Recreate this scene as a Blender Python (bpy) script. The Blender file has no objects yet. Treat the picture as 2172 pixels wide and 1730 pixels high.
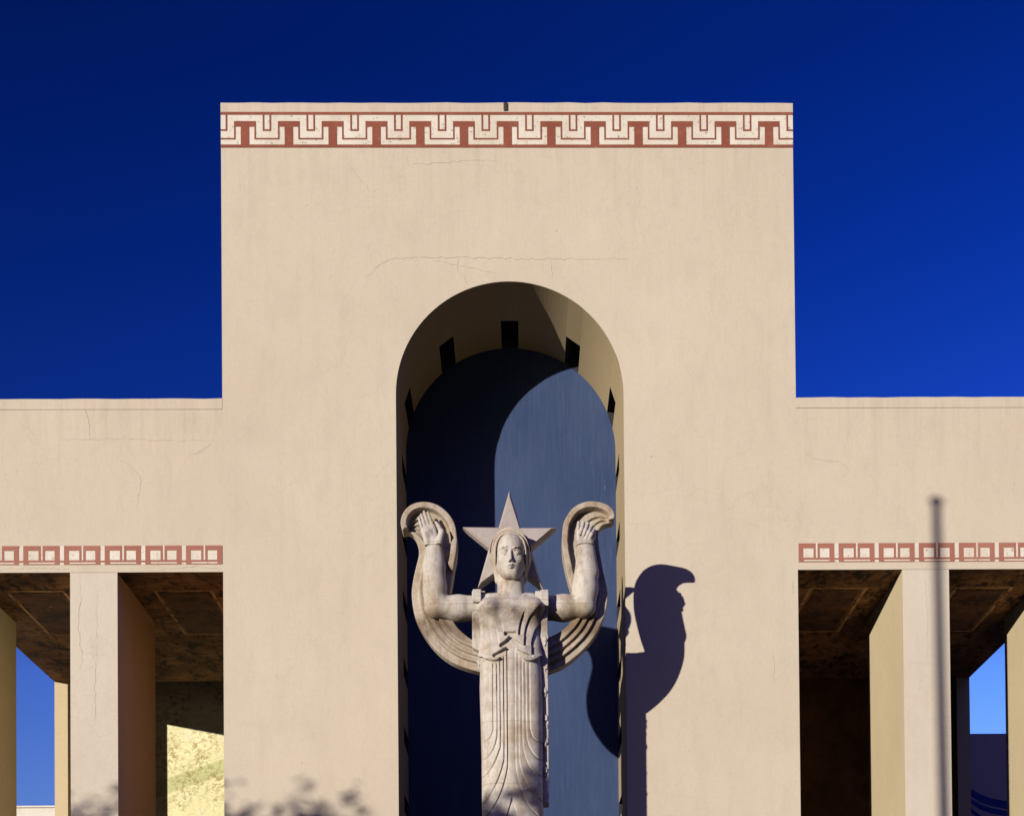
import bpy, bmesh, math, random
import numpy as np
from mathutils import Vector
random.seed(7); rng = np.random.default_rng(7)
sc = bpy.context.scene; COL = sc.collection
R = math.radians

# ------------------------------------------------------------------ camera
YAW, PIT, ROL, PX, PY, CX = -.0124, .0159, -.0086, 1147.16, 2306.6, .1224
F, W, H = 2900., 2172., 1730.
CAM = np.array([CX, -20., 1.6])
_r = np.array([math.cos(YAW), math.sin(YAW), 0.])
_f = np.array([-math.sin(YAW)*math.cos(PIT), math.cos(YAW)*math.cos(PIT), math.sin(PIT)])
_u = np.cross(_r, _f)
RT = _r*math.cos(ROL)+_u*math.sin(ROL); UP = -_r*math.sin(ROL)+_u*math.cos(ROL); FW = _f
def ray(x, y): return FW*F + RT*(x-PX) - UP*(y-PY)
def V(x, y, e=0.):
    """survey: the point seen at (x, y) of the measured elevation, e metres in front of the facade plane"""
    d = ray(x, y); return CAM + d*((-e+20.)/d[1])
def proj(P):
    d = np.asarray(P)-CAM; z = d@FW
    return PX+F*(d@RT)/z, PY-F*(d@UP)/z
from mathutils import Matrix
cd = bpy.data.cameras.new('camera'); cam = bpy.data.objects.new('camera', cd); COL.objects.link(cam); sc.camera = cam
m = Matrix.Identity(4)
for i in range(3): m[i][0], m[i][1], m[i][2], m[i][3] = RT[i], UP[i], -FW[i], CAM[i]
cam.matrix_world = m
cd.sensor_width = 36; cd.lens = F/W*36; cd.sensor_fit = 'HORIZONTAL'
cd.shift_x = -(PX-W/2)/W; cd.shift_y = (PY-H/2)/W; cd.clip_end = 5000; cd.clip_start = .1

# ------------------------------------------------------------------ helpers
def tag(o, label=None, cat=None, group=None, kind=None):
    for k, v in (('label', label), ('category', cat), ('group', group), ('kind', kind)):
        if v: o[k] = v
    return o
def link(name, me, mats, parent=None, smooth=False):
    o = bpy.data.objects.new(name, me); COL.objects.link(o)
    for mt in (mats if isinstance(mats, (list, tuple)) else [mats]): me.materials.append(mt)
    if parent is not None: o.parent = parent
    if smooth: me.polygons.foreach_set('use_smooth', [True]*len(me.polygons))
    return o
def mesh(name, vs, fs, mats, parent=None, smooth=False, mi=None):
    me = bpy.data.meshes.new(name)
    me.from_pydata([tuple(map(float, v)) for v in vs], [], [tuple(int(i) for i in f) for f in fs]); me.update()
    o = link(name, me, mats, parent, smooth)
    if mi is not None: me.polygons.foreach_set('material_index', mi)
    return o
def empty(name, loc=(0, 0, 0)):
    o = bpy.data.objects.new(name, None); COL.objects.link(o); o.location = loc; o.empty_display_size = .3; return o
class MB:
    def __init__(s): s.v = []; s.f = []; s.m = []
    def box(s, x0, x1, y0, y1, z0, z1, mi=0, skip=''):
        n = len(s.v)
        s.v += [(x0,y0,z0),(x1,y0,z0),(x1,y1,z0),(x0,y1,z0),(x0,y0,z1),(x1,y0,z1),(x1,y1,z1),(x0,y1,z1)]
        for k, q in dict(b=(0,3,2,1), t=(4,5,6,7), f=(0,1,5,4), r=(1,2,6,5), k=(2,3,7,6), l=(3,0,4,7)).items():
            if k not in skip: s.f.append(tuple(n+i for i in q)); s.m.append(mi)
        return s
    def quad(s, *p, mi=0):
        n = len(s.v); s.v += list(p); s.f.append(tuple(range(n, n+len(p)))); s.m.append(mi); return s
    def tube(s, pts, rad, n=8, mi=0):
        pts = [Vector(p) for p in pts]; base = len(s.v); rs = rad if isinstance(rad, (list, tuple)) else [rad]*len(pts)
        for i, p in enumerate(pts):
            t = (pts[min(i+1, len(pts)-1)]-pts[max(i-1, 0)]).normalized()
            a = t.orthogonal().normalized() if i == 0 else (pa - t*pa.dot(t)).normalized()
            pa = a; b = t.cross(a)
            for k in range(n):
                an = 2*math.pi*k/n; s.v.append(tuple(p+(a*math.cos(an)+b*math.sin(an))*rs[i]))
        for i in range(len(pts)-1):
            for k in range(n):
                a0 = base+i*n+k; a1 = base+i*n+(k+1) % n
                s.f.append((a0, a1, a1+n, a0+n)); s.m.append(mi)
        s.f.append(tuple(base+k for k in range(n))[::-1]); s.m.append(mi)
        s.f.append(tuple(base+(len(pts)-1)*n+k for k in range(n))); s.m.append(mi)
        return s
    def build(s, name, mats, parent=None, smooth=False, bevel=0):
        o = mesh(name, s.v, s.f, mats, parent, smooth, s.m)
        if bevel:
            b = o.modifiers.new('bevel', 'BEVEL'); b.width = bevel; b.segments = 2; b.limit_method = 'ANGLE'
        return o

# ------------------------------------------------------------------ materials
class Mat:
    def __init__(s, name, rough=.85):
        s.m = bpy.data.materials.new(name); s.m.use_nodes = True; s.t = s.m.node_tree
        s.b = s.t.nodes['Principled BSDF']; s.b.inputs['Roughness'].default_value = rough
        s.b.inputs['Specular IOR Level'].default_value = .25
        s.pos = s.t.nodes.new('ShaderNodeNewGeometry').outputs['Position']
    def L(s, a, b): s.t.links.new(a, b)
    def inp(s, sock, v):
        if isinstance(v, bpy.types.NodeSocket): s.L(v, sock)
        else: sock.default_value = v
    def math(s, op, a, b=0., c=None, clamp=False):
        n = s.t.nodes.new('ShaderNodeMath'); n.operation = op; n.use_clamp = clamp
        s.inp(n.inputs[0], a); s.inp(n.inputs[1], b)
        if c is not None: s.inp(n.inputs[2], c)
        return n.outputs[0]
    def scale(s, v, k=(1, 1, 1), off=(0, 0, 0)):
        n = s.t.nodes.new('ShaderNodeMapping'); s.L(v, n.inputs[0]); n.inputs['Scale'].default_value = k; n.inputs['Location'].default_value = off
        return n.outputs[0]
    def noise(s, sc_, det=4, rough=.55, v=None, k=(1, 1, 1), off=(0, 0, 0), dist=0):
        n = s.t.nodes.new('ShaderNodeTexNoise'); s.L(s.scale(v or s.pos, k, off), n.inputs['Vector'])
        n.inputs['Scale'].default_value = sc_; n.inputs['Detail'].default_value = det; n.inputs['Roughness'].default_value = rough
        n.inputs['Distortion'].default_value = dist
        return n.outputs['Fac']
    def ramp(s, f, lo, hi, a=0., b=1.):
        n = s.t.nodes.new('ShaderNodeMapRange'); s.L(f, n.inputs[0]); n.clamp = True
        for i, x in enumerate((lo, hi, a, b)): n.inputs[i+1].default_value = x
        return n.outputs[0]
    def mix(s, f, a, b, mode='MIX'):
        n = s.t.nodes.new('ShaderNodeMix'); n.data_type = 'RGBA'; n.blend_type = mode
        s.inp(n.inputs[0], f)
        for sock, c in ((n.inputs[6], a), (n.inputs[7], b)):
            if isinstance(c, bpy.types.NodeSocket): s.L(c, sock)
            else: sock.default_value = (*c, 1)
        return n.outputs[2]
    def sep(s):
        n = s.t.nodes.new('ShaderNodeSeparateXYZ'); s.L(s.pos, n.inputs[0]); return n.outputs
    def cracks(s, scale, width, dist=.25, k=(1, 1, 1), off=(0, 0, 0)):
        n1 = s.t.nodes.new('ShaderNodeTexNoise'); s.L(s.pos, n1.inputs['Vector']); n1.inputs['Scale'].default_value = scale*1.6; n1.inputs['Detail'].default_value = 5; n1.inputs['Roughness'].default_value = .7
        a = s.t.nodes.new('ShaderNodeVectorMath'); a.operation = 'MULTIPLY_ADD'; s.L(n1.outputs['Color'], a.inputs[0]); a.inputs[1].default_value = (dist,)*3; s.L(s.pos, a.inputs[2])
        v = s.t.nodes.new('ShaderNodeTexVoronoi'); v.feature = 'DISTANCE_TO_EDGE'; s.L(s.scale(a.outputs[0], k, off), v.inputs['Vector']); v.inputs['Scale'].default_value = scale
        return s.ramp(v.outputs['Distance'], 0, width*scale, 1., 0.)
    def bump(s, h, strength=.3, dist=.01):
        n = s.t.nodes.new('ShaderNodeBump'); n.inputs['Strength'].default_value = strength; n.inputs['Distance'].default_value = dist
        s.L(h, n.inputs['Height']); s.L(n.outputs[0], s.b.inputs['Normal']); return n
    def out(s, c):
        if isinstance(c, bpy.types.NodeSocket): s.L(c, s.b.inputs['Base Color'])
        else: s.b.inputs['Base Color'].default_value = (*c, 1)
        return s.m

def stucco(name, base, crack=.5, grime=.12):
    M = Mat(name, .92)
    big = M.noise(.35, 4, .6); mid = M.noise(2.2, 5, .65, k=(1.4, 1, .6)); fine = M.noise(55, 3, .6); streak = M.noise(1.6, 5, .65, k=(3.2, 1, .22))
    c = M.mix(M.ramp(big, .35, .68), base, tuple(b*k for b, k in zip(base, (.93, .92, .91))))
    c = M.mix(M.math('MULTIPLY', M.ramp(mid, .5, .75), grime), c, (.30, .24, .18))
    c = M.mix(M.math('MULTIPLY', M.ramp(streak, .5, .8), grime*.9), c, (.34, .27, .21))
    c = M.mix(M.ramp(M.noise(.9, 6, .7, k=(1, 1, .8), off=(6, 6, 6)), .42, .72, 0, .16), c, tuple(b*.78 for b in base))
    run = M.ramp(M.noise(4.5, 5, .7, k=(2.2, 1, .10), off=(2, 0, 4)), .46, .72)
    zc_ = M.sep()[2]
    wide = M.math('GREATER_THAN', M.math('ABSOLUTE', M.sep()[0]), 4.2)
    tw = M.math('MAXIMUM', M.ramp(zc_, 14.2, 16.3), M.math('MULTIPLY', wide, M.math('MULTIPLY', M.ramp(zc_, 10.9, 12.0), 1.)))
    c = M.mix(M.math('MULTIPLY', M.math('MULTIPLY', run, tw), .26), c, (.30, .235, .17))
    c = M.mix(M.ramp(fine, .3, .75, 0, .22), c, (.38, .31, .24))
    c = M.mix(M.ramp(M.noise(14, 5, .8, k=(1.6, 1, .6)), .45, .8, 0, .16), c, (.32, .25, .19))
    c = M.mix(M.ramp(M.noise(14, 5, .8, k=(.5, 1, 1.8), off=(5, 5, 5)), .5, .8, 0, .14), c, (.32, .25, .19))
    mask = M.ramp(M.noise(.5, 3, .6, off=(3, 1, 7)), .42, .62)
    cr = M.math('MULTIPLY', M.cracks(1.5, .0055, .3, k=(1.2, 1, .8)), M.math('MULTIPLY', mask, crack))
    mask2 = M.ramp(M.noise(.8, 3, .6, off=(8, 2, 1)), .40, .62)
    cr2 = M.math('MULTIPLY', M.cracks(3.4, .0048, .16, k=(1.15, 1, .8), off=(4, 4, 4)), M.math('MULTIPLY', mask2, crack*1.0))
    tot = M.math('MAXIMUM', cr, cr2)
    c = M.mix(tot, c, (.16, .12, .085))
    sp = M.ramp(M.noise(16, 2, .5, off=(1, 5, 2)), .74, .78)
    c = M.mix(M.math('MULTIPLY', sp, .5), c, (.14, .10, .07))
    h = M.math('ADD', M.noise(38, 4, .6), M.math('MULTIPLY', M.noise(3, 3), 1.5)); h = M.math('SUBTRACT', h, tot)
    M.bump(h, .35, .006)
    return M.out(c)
CREAM = (.552, .476, .388)
M_wall = stucco('cream_stucco', CREAM, .13, .17)
M_pier = stucco('pale_pier_stucco', (.57, .505, .425), .15, .14)
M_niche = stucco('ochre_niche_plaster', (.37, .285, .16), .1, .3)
M_reveal = stucco('ochre_pier_plaster', (.58, .47, .30), .06, .1)

def paint_red(name='red_frieze_paint', chips=.75, ca=(.20, .058, .036), cb=(.235, .072, .046)):
    M = Mat(name, .9)
    ch = M.ramp(M.noise(9, 5, .75, off=(2, 0, 5)), .66, .71)
    c = M.mix(M.ramp(M.noise(1.2, 3), .35, .7), ca, cb)
    c = M.mix(M.math('MULTIPLY', M.ramp(M.noise(5, 4, .7), .5, .8), .4), c, (.36, .16, .12))
    c = M.mix(M.math('MULTIPLY', ch, chips), c, (.55, .44, .35))
    M.bump(M.noise(38, 4), .3, .005)
    return M.out(c)
def paint_white():
    M = Mat('white_frieze_paint', .9)
    c = M.mix(M.ramp(M.noise(1.4, 4, .6), .38, .66), (.63, .58, .515), (.54, .475, .395))
    sp = M.ramp(M.noise(13, 4, .8, off=(3, 3, 3)), .59, .64)
    c = M.mix(M.math('MULTIPLY', sp, .8), c, (.17, .13, .07))
    c = M.mix(M.math('MULTIPLY', M.cracks(3, .005, .2), .3), c, (.3, .24, .17))
    M.bump(M.noise(38, 4), .3, .005)
    return M.out(c)
M_red = paint_red(); M_redp = paint_red('faded_red_frieze_paint', .9, (.29, .115, .085), (.335, .14, .105)); M_white = paint_white()
M = Mat('blue_niche_paint', .75)
c = M.mix(M.ramp(M.noise(.9, 4, .6, k=(1.5, 1, .5)), .35, .7), (.025, .046, .118), (.036, .060, .142))
c = M.mix(M.ramp(M.noise(6, 5, .7, k=(5, 1, .35)), .48, .78, 0, .22), c, (.10, .12, .23))
sx = M.sep(); edge = M.ramp(sx[0], .7, 1.6)
scr = M.ramp(M.noise(9, 4, .75, k=(7, 1, .3), off=(1, 1, 1)), .64, .76)
c = M.mix(M.math('MULTIPLY', scr, M.math('ADD', M.math('MULTIPLY', edge, .6), .12)), c, (.32, .33, .42))
M.bump(M.noise(30, 4), .2, .005); M_blue = M.out(c)
M = Mat('dark_slot_faces'); M_slot = M.out(M.mix(M.noise(3), (.035, .030, .032), (.022, .022, .03)))  # one near-black tone on every face of the slots

def soffit_mat():
    M = Mat('weathered_brown_soffit_paint', .9)
    a = M.noise(1.3, 6, .72, k=(1, 1, 1)); b = M.noise(5, 5, .75, k=(1.2, .6, 1))
    c = M.mix(M.ramp(a, .38, .62), (.34, .165, .065), (.11, .05, .024))
    c = M.mix(M.ramp(b, .50, .60), c, (.03, .018, .012))
    d = M.noise(9, 6, .8, k=(.5, 1.6, 1), off=(3, 3, 0)); c = M.mix(M.ramp(d, .53, .60), c, (.05, .025, .015))
    M.bump(b, .5, .02); return M.out(c)
M_soffit = soffit_mat()
M = Mat('dark_brown_panel_paint'); b = M.noise(3, 6, .75); c = M.mix(M.ramp(b, .4, .6), (.15, .07, .04), (.04, .024, .018)); M_panel = M.out(M.mix(M.ramp(M.noise(7, 5, .8), .62, .68), c, (.3, .17, .08)))
M = Mat('tan_border_paint'); b = M.noise(5, 6, .75); M_border = M.out(M.mix(M.ramp(b, .48, .62), (.50, .29, .14), (.12, .06, .03)))
M = Mat('brown_bounce_shade_tint', .9); M_brown = M.out(M.mix(M.ramp(M.noise(1.5, 6, .7), .35, .65), (.36, .165, .06), (.17, .08, .035)))  # brown put in for warm bounce off flanks and shade on right back wall
# faded mural
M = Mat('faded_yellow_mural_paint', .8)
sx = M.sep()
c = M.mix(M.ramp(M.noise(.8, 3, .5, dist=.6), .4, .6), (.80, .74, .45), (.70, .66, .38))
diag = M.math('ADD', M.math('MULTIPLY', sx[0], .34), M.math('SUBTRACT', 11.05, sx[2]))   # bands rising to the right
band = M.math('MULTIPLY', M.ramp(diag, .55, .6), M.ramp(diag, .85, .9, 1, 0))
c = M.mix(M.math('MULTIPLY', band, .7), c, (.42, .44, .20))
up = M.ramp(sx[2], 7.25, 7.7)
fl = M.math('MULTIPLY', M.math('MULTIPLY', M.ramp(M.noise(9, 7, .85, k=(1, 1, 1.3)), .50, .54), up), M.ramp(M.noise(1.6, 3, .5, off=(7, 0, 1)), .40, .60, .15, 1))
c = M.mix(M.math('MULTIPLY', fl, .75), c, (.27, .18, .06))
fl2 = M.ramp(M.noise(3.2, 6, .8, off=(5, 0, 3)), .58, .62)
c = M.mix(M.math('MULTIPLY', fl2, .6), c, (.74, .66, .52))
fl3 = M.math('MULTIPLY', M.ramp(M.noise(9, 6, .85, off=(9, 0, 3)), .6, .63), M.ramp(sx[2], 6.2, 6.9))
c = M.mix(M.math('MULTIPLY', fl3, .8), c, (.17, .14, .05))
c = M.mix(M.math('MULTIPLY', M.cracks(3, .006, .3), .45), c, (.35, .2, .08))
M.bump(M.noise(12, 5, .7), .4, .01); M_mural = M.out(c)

def stone_mat(name, base=(.56, .49, .435), stain=.8):
    M = Mat(name, .8); sx = M.sep()
    c = M.mix(M.ramp(M.noise(1.6, 5, .6), .35, .68), base, tuple(b*k for b, k in zip(base, (.84, .84, .90))))
    st = M.ramp(M.noise(2.4, 7, .72, k=(1, 1, .8), off=(2, 2, 2)), .47, .64)
    c = M.mix(M.math('MULTIPLY', st, .55*stain), c, (.25, .165, .095))
    st2 = M.ramp(M.noise(6, 6, .75, k=(2.4, 1, .5)), .50, .70)
    c = M.mix(M.math('MULTIPLY', st2, .45*stain), c, (.20, .14, .09))
    sm = M.math('MULTIPLY', M.ramp(sx[2], 7.85, 8.2), M.ramp(sx[2], 8.24, 8.34, 1, 0))     # dark mottled band at the height of the arms' lower half
    sm = M.math('MULTIPLY', sm, M.ramp(M.noise(3.5, 6, .7, k=(1, 1, 1)), .40, .60))
    c = M.mix(M.math('MULTIPLY', sm, min(.92, .8*stain)), c, (.10, .06, .035))
    bz = M.math('MULTIPLY', M.math('MULTIPLY', M.ramp(sx[2], 7.95, 8.10), M.ramp(sx[2], 8.16, 8.30, 1, 0)), M.ramp(M.math('ABSOLUTE', M.math('ADD', sx[0], .02)), .08, .2))
    c = M.mix(M.math('MULTIPLY', bz, M.ramp(M.noise(4, 5, .6), .35, .6, .15, .5*stain)), c, (.13, .085, .05))
    # horizontal bed joints between the blocks
    wob = M.math('MULTIPLY', M.noise(2.5, 3), .05)
    for per, off, ww, k in ((.365, .11, .004, .22), (.83, .3, .006, .35)):
        zz = M.math('FRACT', M.math('DIVIDE', M.math('ADD', sx[2], M.math('ADD', wob, off)), per))
        j = M.math('COMPARE', zz, .5, ww/per)
        c = M.mix(M.math('MULTIPLY', j, k), c, (.16, .11, .07))
    fn = M.noise(45, 3, .6); c = M.mix(M.ramp(fn, .4, .75, 0, .22), c, (.3, .24, .18))
    M.bump(M.math('ADD', fn, M.noise(9, 4)), .25, .006)
    return M.out(c)
M_stone = stone_mat('pale_carved_stone', (.52, .475, .425), 1.4); M_gown = stone_mat('carved_gown_stone', (.525, .475, .425), 1.15); M_scroll = stone_mat('stained_scroll_stone', (.44, .375, .30), 1.7)
M_star = stone_mat('grey_star_stone', (.42, .37, .345), .5); M_hair = stone_mat('hair_stone', (.50, .43, .35), .8)
M = Mat('paving'); M_ground = M.out(M.mix(M.ramp(M.noise(.2, 5), .3, .7), (.10, .075, .05), (.07, .055, .04)))
M = Mat('plinth_stone'); M_plinth = M.out(M.mix(M.noise(2, 5), (.5, .44, .37), (.4, .34, .28)))
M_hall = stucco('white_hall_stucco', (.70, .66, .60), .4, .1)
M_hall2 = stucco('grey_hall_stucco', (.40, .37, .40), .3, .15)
M = Mat('blue_stripe_paint'); M_bstripe = M.out(M.mix(M.noise(3), (.03, .06, .30), (.02, .045, .22)))
M = Mat('dark_stripe_paint'); M_dstripe = M.out(M.mix(M.noise(3), (.10, .06, .05), (.07, .05, .05)))
M = Mat('crack_dirt'); M_crack = M.out(M.mix(M.noise(9), (.36, .29, .225), (.48, .40, .31)))
M = Mat('dark_iron', .6); M_iron = M.out(M.mix(M.noise(9), (.03, .025, .02), (.06, .045, .035)))
M = Mat('galvanised_pole', .45); M.b.inputs['Metallic'].default_value = .7; M_pole = M.out((.45, .45, .45))
M = Mat('bark'); M.bump(M.noise(12, 5, k=(3, 3, .5)), .8, .03); M_bark = M.out(M.mix(M.noise(8, 5, k=(3, 3, .5)), (.10, .07, .05), (.2, .15, .11)))
M = Mat('leaf', .6); M_leaf = M.out(M.mix(M.noise(1.3, 3), (.045, .075, .02), (.09, .12, .035)))

# ------------------------------------------------------------------ world and sun
SD = Vector((.80, 1., -.155)); el = math.atan(.155/math.hypot(.8, 1)); az = math.atan2(.8, 1)
w = bpy.data.worlds.new("World"); sc.world = w; w.use_nodes = True; nt = w.node_tree
sky = nt.nodes.new('ShaderNodeTexSky'); sky.sky_type = 'NISHITA'; sky.sun_disc = False
sky.sun_elevation = el; sky.sun_rotation = math.pi+az
tc = nt.nodes.new('ShaderNodeTexCoord'); sp = nt.nodes.new('ShaderNodeSeparateXYZ'); nt.links.new(tc.outputs['Generated'], sp.inputs[0])
cr = nt.nodes.new('ShaderNodeValToRGB'); nt.links.new(sp.outputs[2], cr.inputs[0])   # polarised, deeply saturated sky by height
stops = [(0, (.04, .06, .22)), (.12, (.16, .25, .75)), (.21, (.66, 1.02, 2.7)), (.29, (.48, .84, 2.75)), (.38, (.10, .29, 1.75)), (.44, (.04, .20, 1.38)), (.53, (.014, .135, 1.08)), (.61, (.006, .10, .80)), (1, (.003, .05, .45))]
e_ = cr.color_ramp.elements
while len(e_) < len(stops): e_.new(.5)
for q, (p, c) in zip(e_, stops): q.position = p; q.color = (*c, 1)
cr2 = nt.nodes.new('ShaderNodeValToRGB'); nt.links.new(sp.outputs[2], cr2.inputs[0])  # the half of the sky round the sun
e_ = cr2.color_ramp.elements
while len(e_) < 5: e_.new(.5)
for q, (p, c) in zip(e_, [(0, (.02, .02, .06)), (.25, (.04, .04, .14)), (.45, (.2, .17, .50)), (.7, (1.7, 1.15, 3.6)), (1, (1.6, 1.1, 3.6))]): q.position = p; q.color = (*c, 1)
mr = nt.nodes.new('ShaderNodeMapRange'); nt.links.new(sp.outputs[1], mr.inputs[0])
for i, v_ in enumerate((-.35, .25, 1., 0.)): mr.inputs[i+1].default_value = v_
mb_ = nt.nodes.new('ShaderNodeMix'); mb_.data_type = 'RGBA'; nt.links.new(mr.outputs[0], mb_.inputs[0]); nt.links.new(cr.outputs[0], mb_.inputs[6]); nt.links.new(cr2.outputs[0], mb_.inputs[7])
mx = nt.nodes.new('ShaderNodeMix'); mx.data_type = 'RGBA'; mx.blend_type = 'MULTIPLY'; mx.inputs[0].default_value = 1
nt.links.new(sky.outputs[0], mx.inputs[6]); nt.links.new(mb_.outputs[2], mx.inputs[7])
lr = nt.nodes.new('ShaderNodeMath'); lr.operation = 'MULTIPLY_ADD'; nt.links.new(sp.outputs[0], lr.inputs[0]); lr.inputs[1].default_value = .75; lr.inputs[2].default_value = 1.
m3 = nt.nodes.new('ShaderNodeVectorMath'); m3.operation = 'SCALE'; nt.links.new(mx.outputs[2], m3.inputs[0]); nt.links.new(lr.outputs[0], m3.inputs['Scale'])
bg = nt.nodes['Background']; nt.links.new(m3.outputs[0], bg.inputs[0]); bg.inputs[1].default_value = .1
sl = bpy.data.lights.new('sun', 'SUN'); sl.energy = 5.0; sl.angle = R(.5); sl.color = (1., .93, .80)
so = bpy.data.objects.new('sun', sl); COL.objects.link(so); so.rotation_euler = SD.to_track_quat('-Z', 'Y').to_euler()
sc.view_settings.view_transform = 'Standard'; sc.view_settings.look = 'None'; sc.view_settings.exposure = 0.15; sc.view_settings.gamma = 1

# ------------------------------------------------------------------ portico building
T, ZT, ZW, ZS, XA, XB, XC, XE = 4.228, 16.49, 12.09, 9.53, 5.775, 6.465, 8.01, 8.43
RN, ZN, ND, PD, YB, YW = 1.678, 12.148, 1.77, 2.05, 5.08, 6.8
bld = empty('portico_building', (0, 0, 0)); tag(bld, 'cream stucco portico building with tall central tower, arched niche and red painted friezes', 'building')
CT = .155       # coping height
# tower wall: front with the arched niche opening cut out
mb = MB(); NA = 48
arc = [(-RN*math.cos(math.pi*i/NA), ZN+RN*math.sin(math.pi*i/NA)) for i in range(NA+1)]
zt = ZT-CT-.004
mb.quad((-T, 0, 0), (-RN, 0, 0), (-RN, 0, ZN), (-T, 0, ZN)); mb.quad((RN, 0, 0), (T, 0, 0), (T, 0, ZN), (RN, 0, ZN))
mb.quad((-T, 0, ZN), (-RN, 0, ZN), *[(x, 0, z) for x, z in arc[1:NA//2+1]], (0, 0, zt), (-T, 0, zt))
mb.quad((T, 0, zt), (0, 0, zt), *[(x, 0, z) for x, z in arc[NA//2:]], (T, 0, ZN))
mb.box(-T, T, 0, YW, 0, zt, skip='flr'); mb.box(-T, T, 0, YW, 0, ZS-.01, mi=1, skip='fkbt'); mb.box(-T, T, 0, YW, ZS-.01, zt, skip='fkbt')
mb.box(-T+.02, T-.02, .02, YW-.02, zt, ZT-CT, skip='tb')
mb.build('tower_wall', [M_wall, M_brown], bld)
def wavy_coping(name, x0, x1, z0, z1, y1):
    n = int((x1-x0)/.25); vs = []; fs = []
    for i in range(n+1):
        x = x0+(x1-x0)*i/n; dz = random.uniform(-.006, .006)
        vs += [(x, -.004, z0), (x, -.004, z1+dz), (x, y1, z1+dz), (x, y1, z0)]
    for i in range(n):
        a = 4*i
        for k in range(4): fs.append((a+k, a+4+k, a+4+(k+1) % 4, a+(k+1) % 4))
    fs += [(0, 1, 2, 3), (4*n+3, 4*n+2, 4*n+1, 4*n)]
    me = mesh(name, vs, fs, M_wall, bld)
    bm = bmesh.new(); bm.from_mesh(me.data); bmesh.ops.recalc_face_normals(bm, faces=bm.faces); bm.to_mesh(me.data); bm.free()
wavy_coping('tower_coping', -T-.004, T+.004, ZT-CT, ZT, YW)
# scupper stub at the top of the tower
p = V(1072.5, 225); MB().box(p[0]-.032, p[0]+.032, -.022, -.0045, ZT-.125, ZT-.006).build('scupper_pipe', M_iron, bld, bevel=.01)
# niche vault (intrados) with slots
def niche_pts(s):           # s: arc length from the crown, negative to the left
    q = RN*math.pi/2
    if abs(s) <= q: a = s/RN; return (RN*math.sin(a), ZN+RN*math.cos(a)), (math.sin(a), math.cos(a))
    return (math.copysign(RN, s), ZN-(abs(s)-q)), (math.copysign(1., s), 0.)
q = RN*math.pi/2; smax = q+ZN; SW = .135; SP = RN*R(36); slots = [k*SP for k in range(-14, 15) if abs(k*SP)+SW < smax]
ss = set([-smax, smax, -q, q] + [s+d for s in slots for d in (-SW, SW)])
ss |= {q*i/40 for i in range(-40, 41) if all(abs(q*i/40-s) > SW for s in slots)}; ss = sorted(ss)
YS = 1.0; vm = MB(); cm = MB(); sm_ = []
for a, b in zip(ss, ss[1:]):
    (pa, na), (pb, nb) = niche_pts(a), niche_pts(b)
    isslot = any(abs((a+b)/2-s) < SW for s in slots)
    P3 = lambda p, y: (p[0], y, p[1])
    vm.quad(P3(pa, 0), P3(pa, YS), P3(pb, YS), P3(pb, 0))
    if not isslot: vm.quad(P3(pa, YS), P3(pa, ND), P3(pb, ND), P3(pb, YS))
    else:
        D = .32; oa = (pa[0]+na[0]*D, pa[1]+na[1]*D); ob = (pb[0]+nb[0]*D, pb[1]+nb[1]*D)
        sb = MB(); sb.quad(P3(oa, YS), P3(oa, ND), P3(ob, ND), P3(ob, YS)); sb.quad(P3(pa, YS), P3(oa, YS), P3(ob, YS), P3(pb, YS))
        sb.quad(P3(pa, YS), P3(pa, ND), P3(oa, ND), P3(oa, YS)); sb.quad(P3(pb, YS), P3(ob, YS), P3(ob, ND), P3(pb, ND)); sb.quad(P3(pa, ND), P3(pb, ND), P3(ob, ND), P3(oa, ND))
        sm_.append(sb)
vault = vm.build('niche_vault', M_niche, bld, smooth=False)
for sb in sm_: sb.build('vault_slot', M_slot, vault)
bp = [(x, ND, z) for x, z in arc]; n = len(bp)
MB().quad((-RN, ND, 0), *bp, (RN, ND, 0)).build('niche_back_panel', M_blue, bld)
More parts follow.
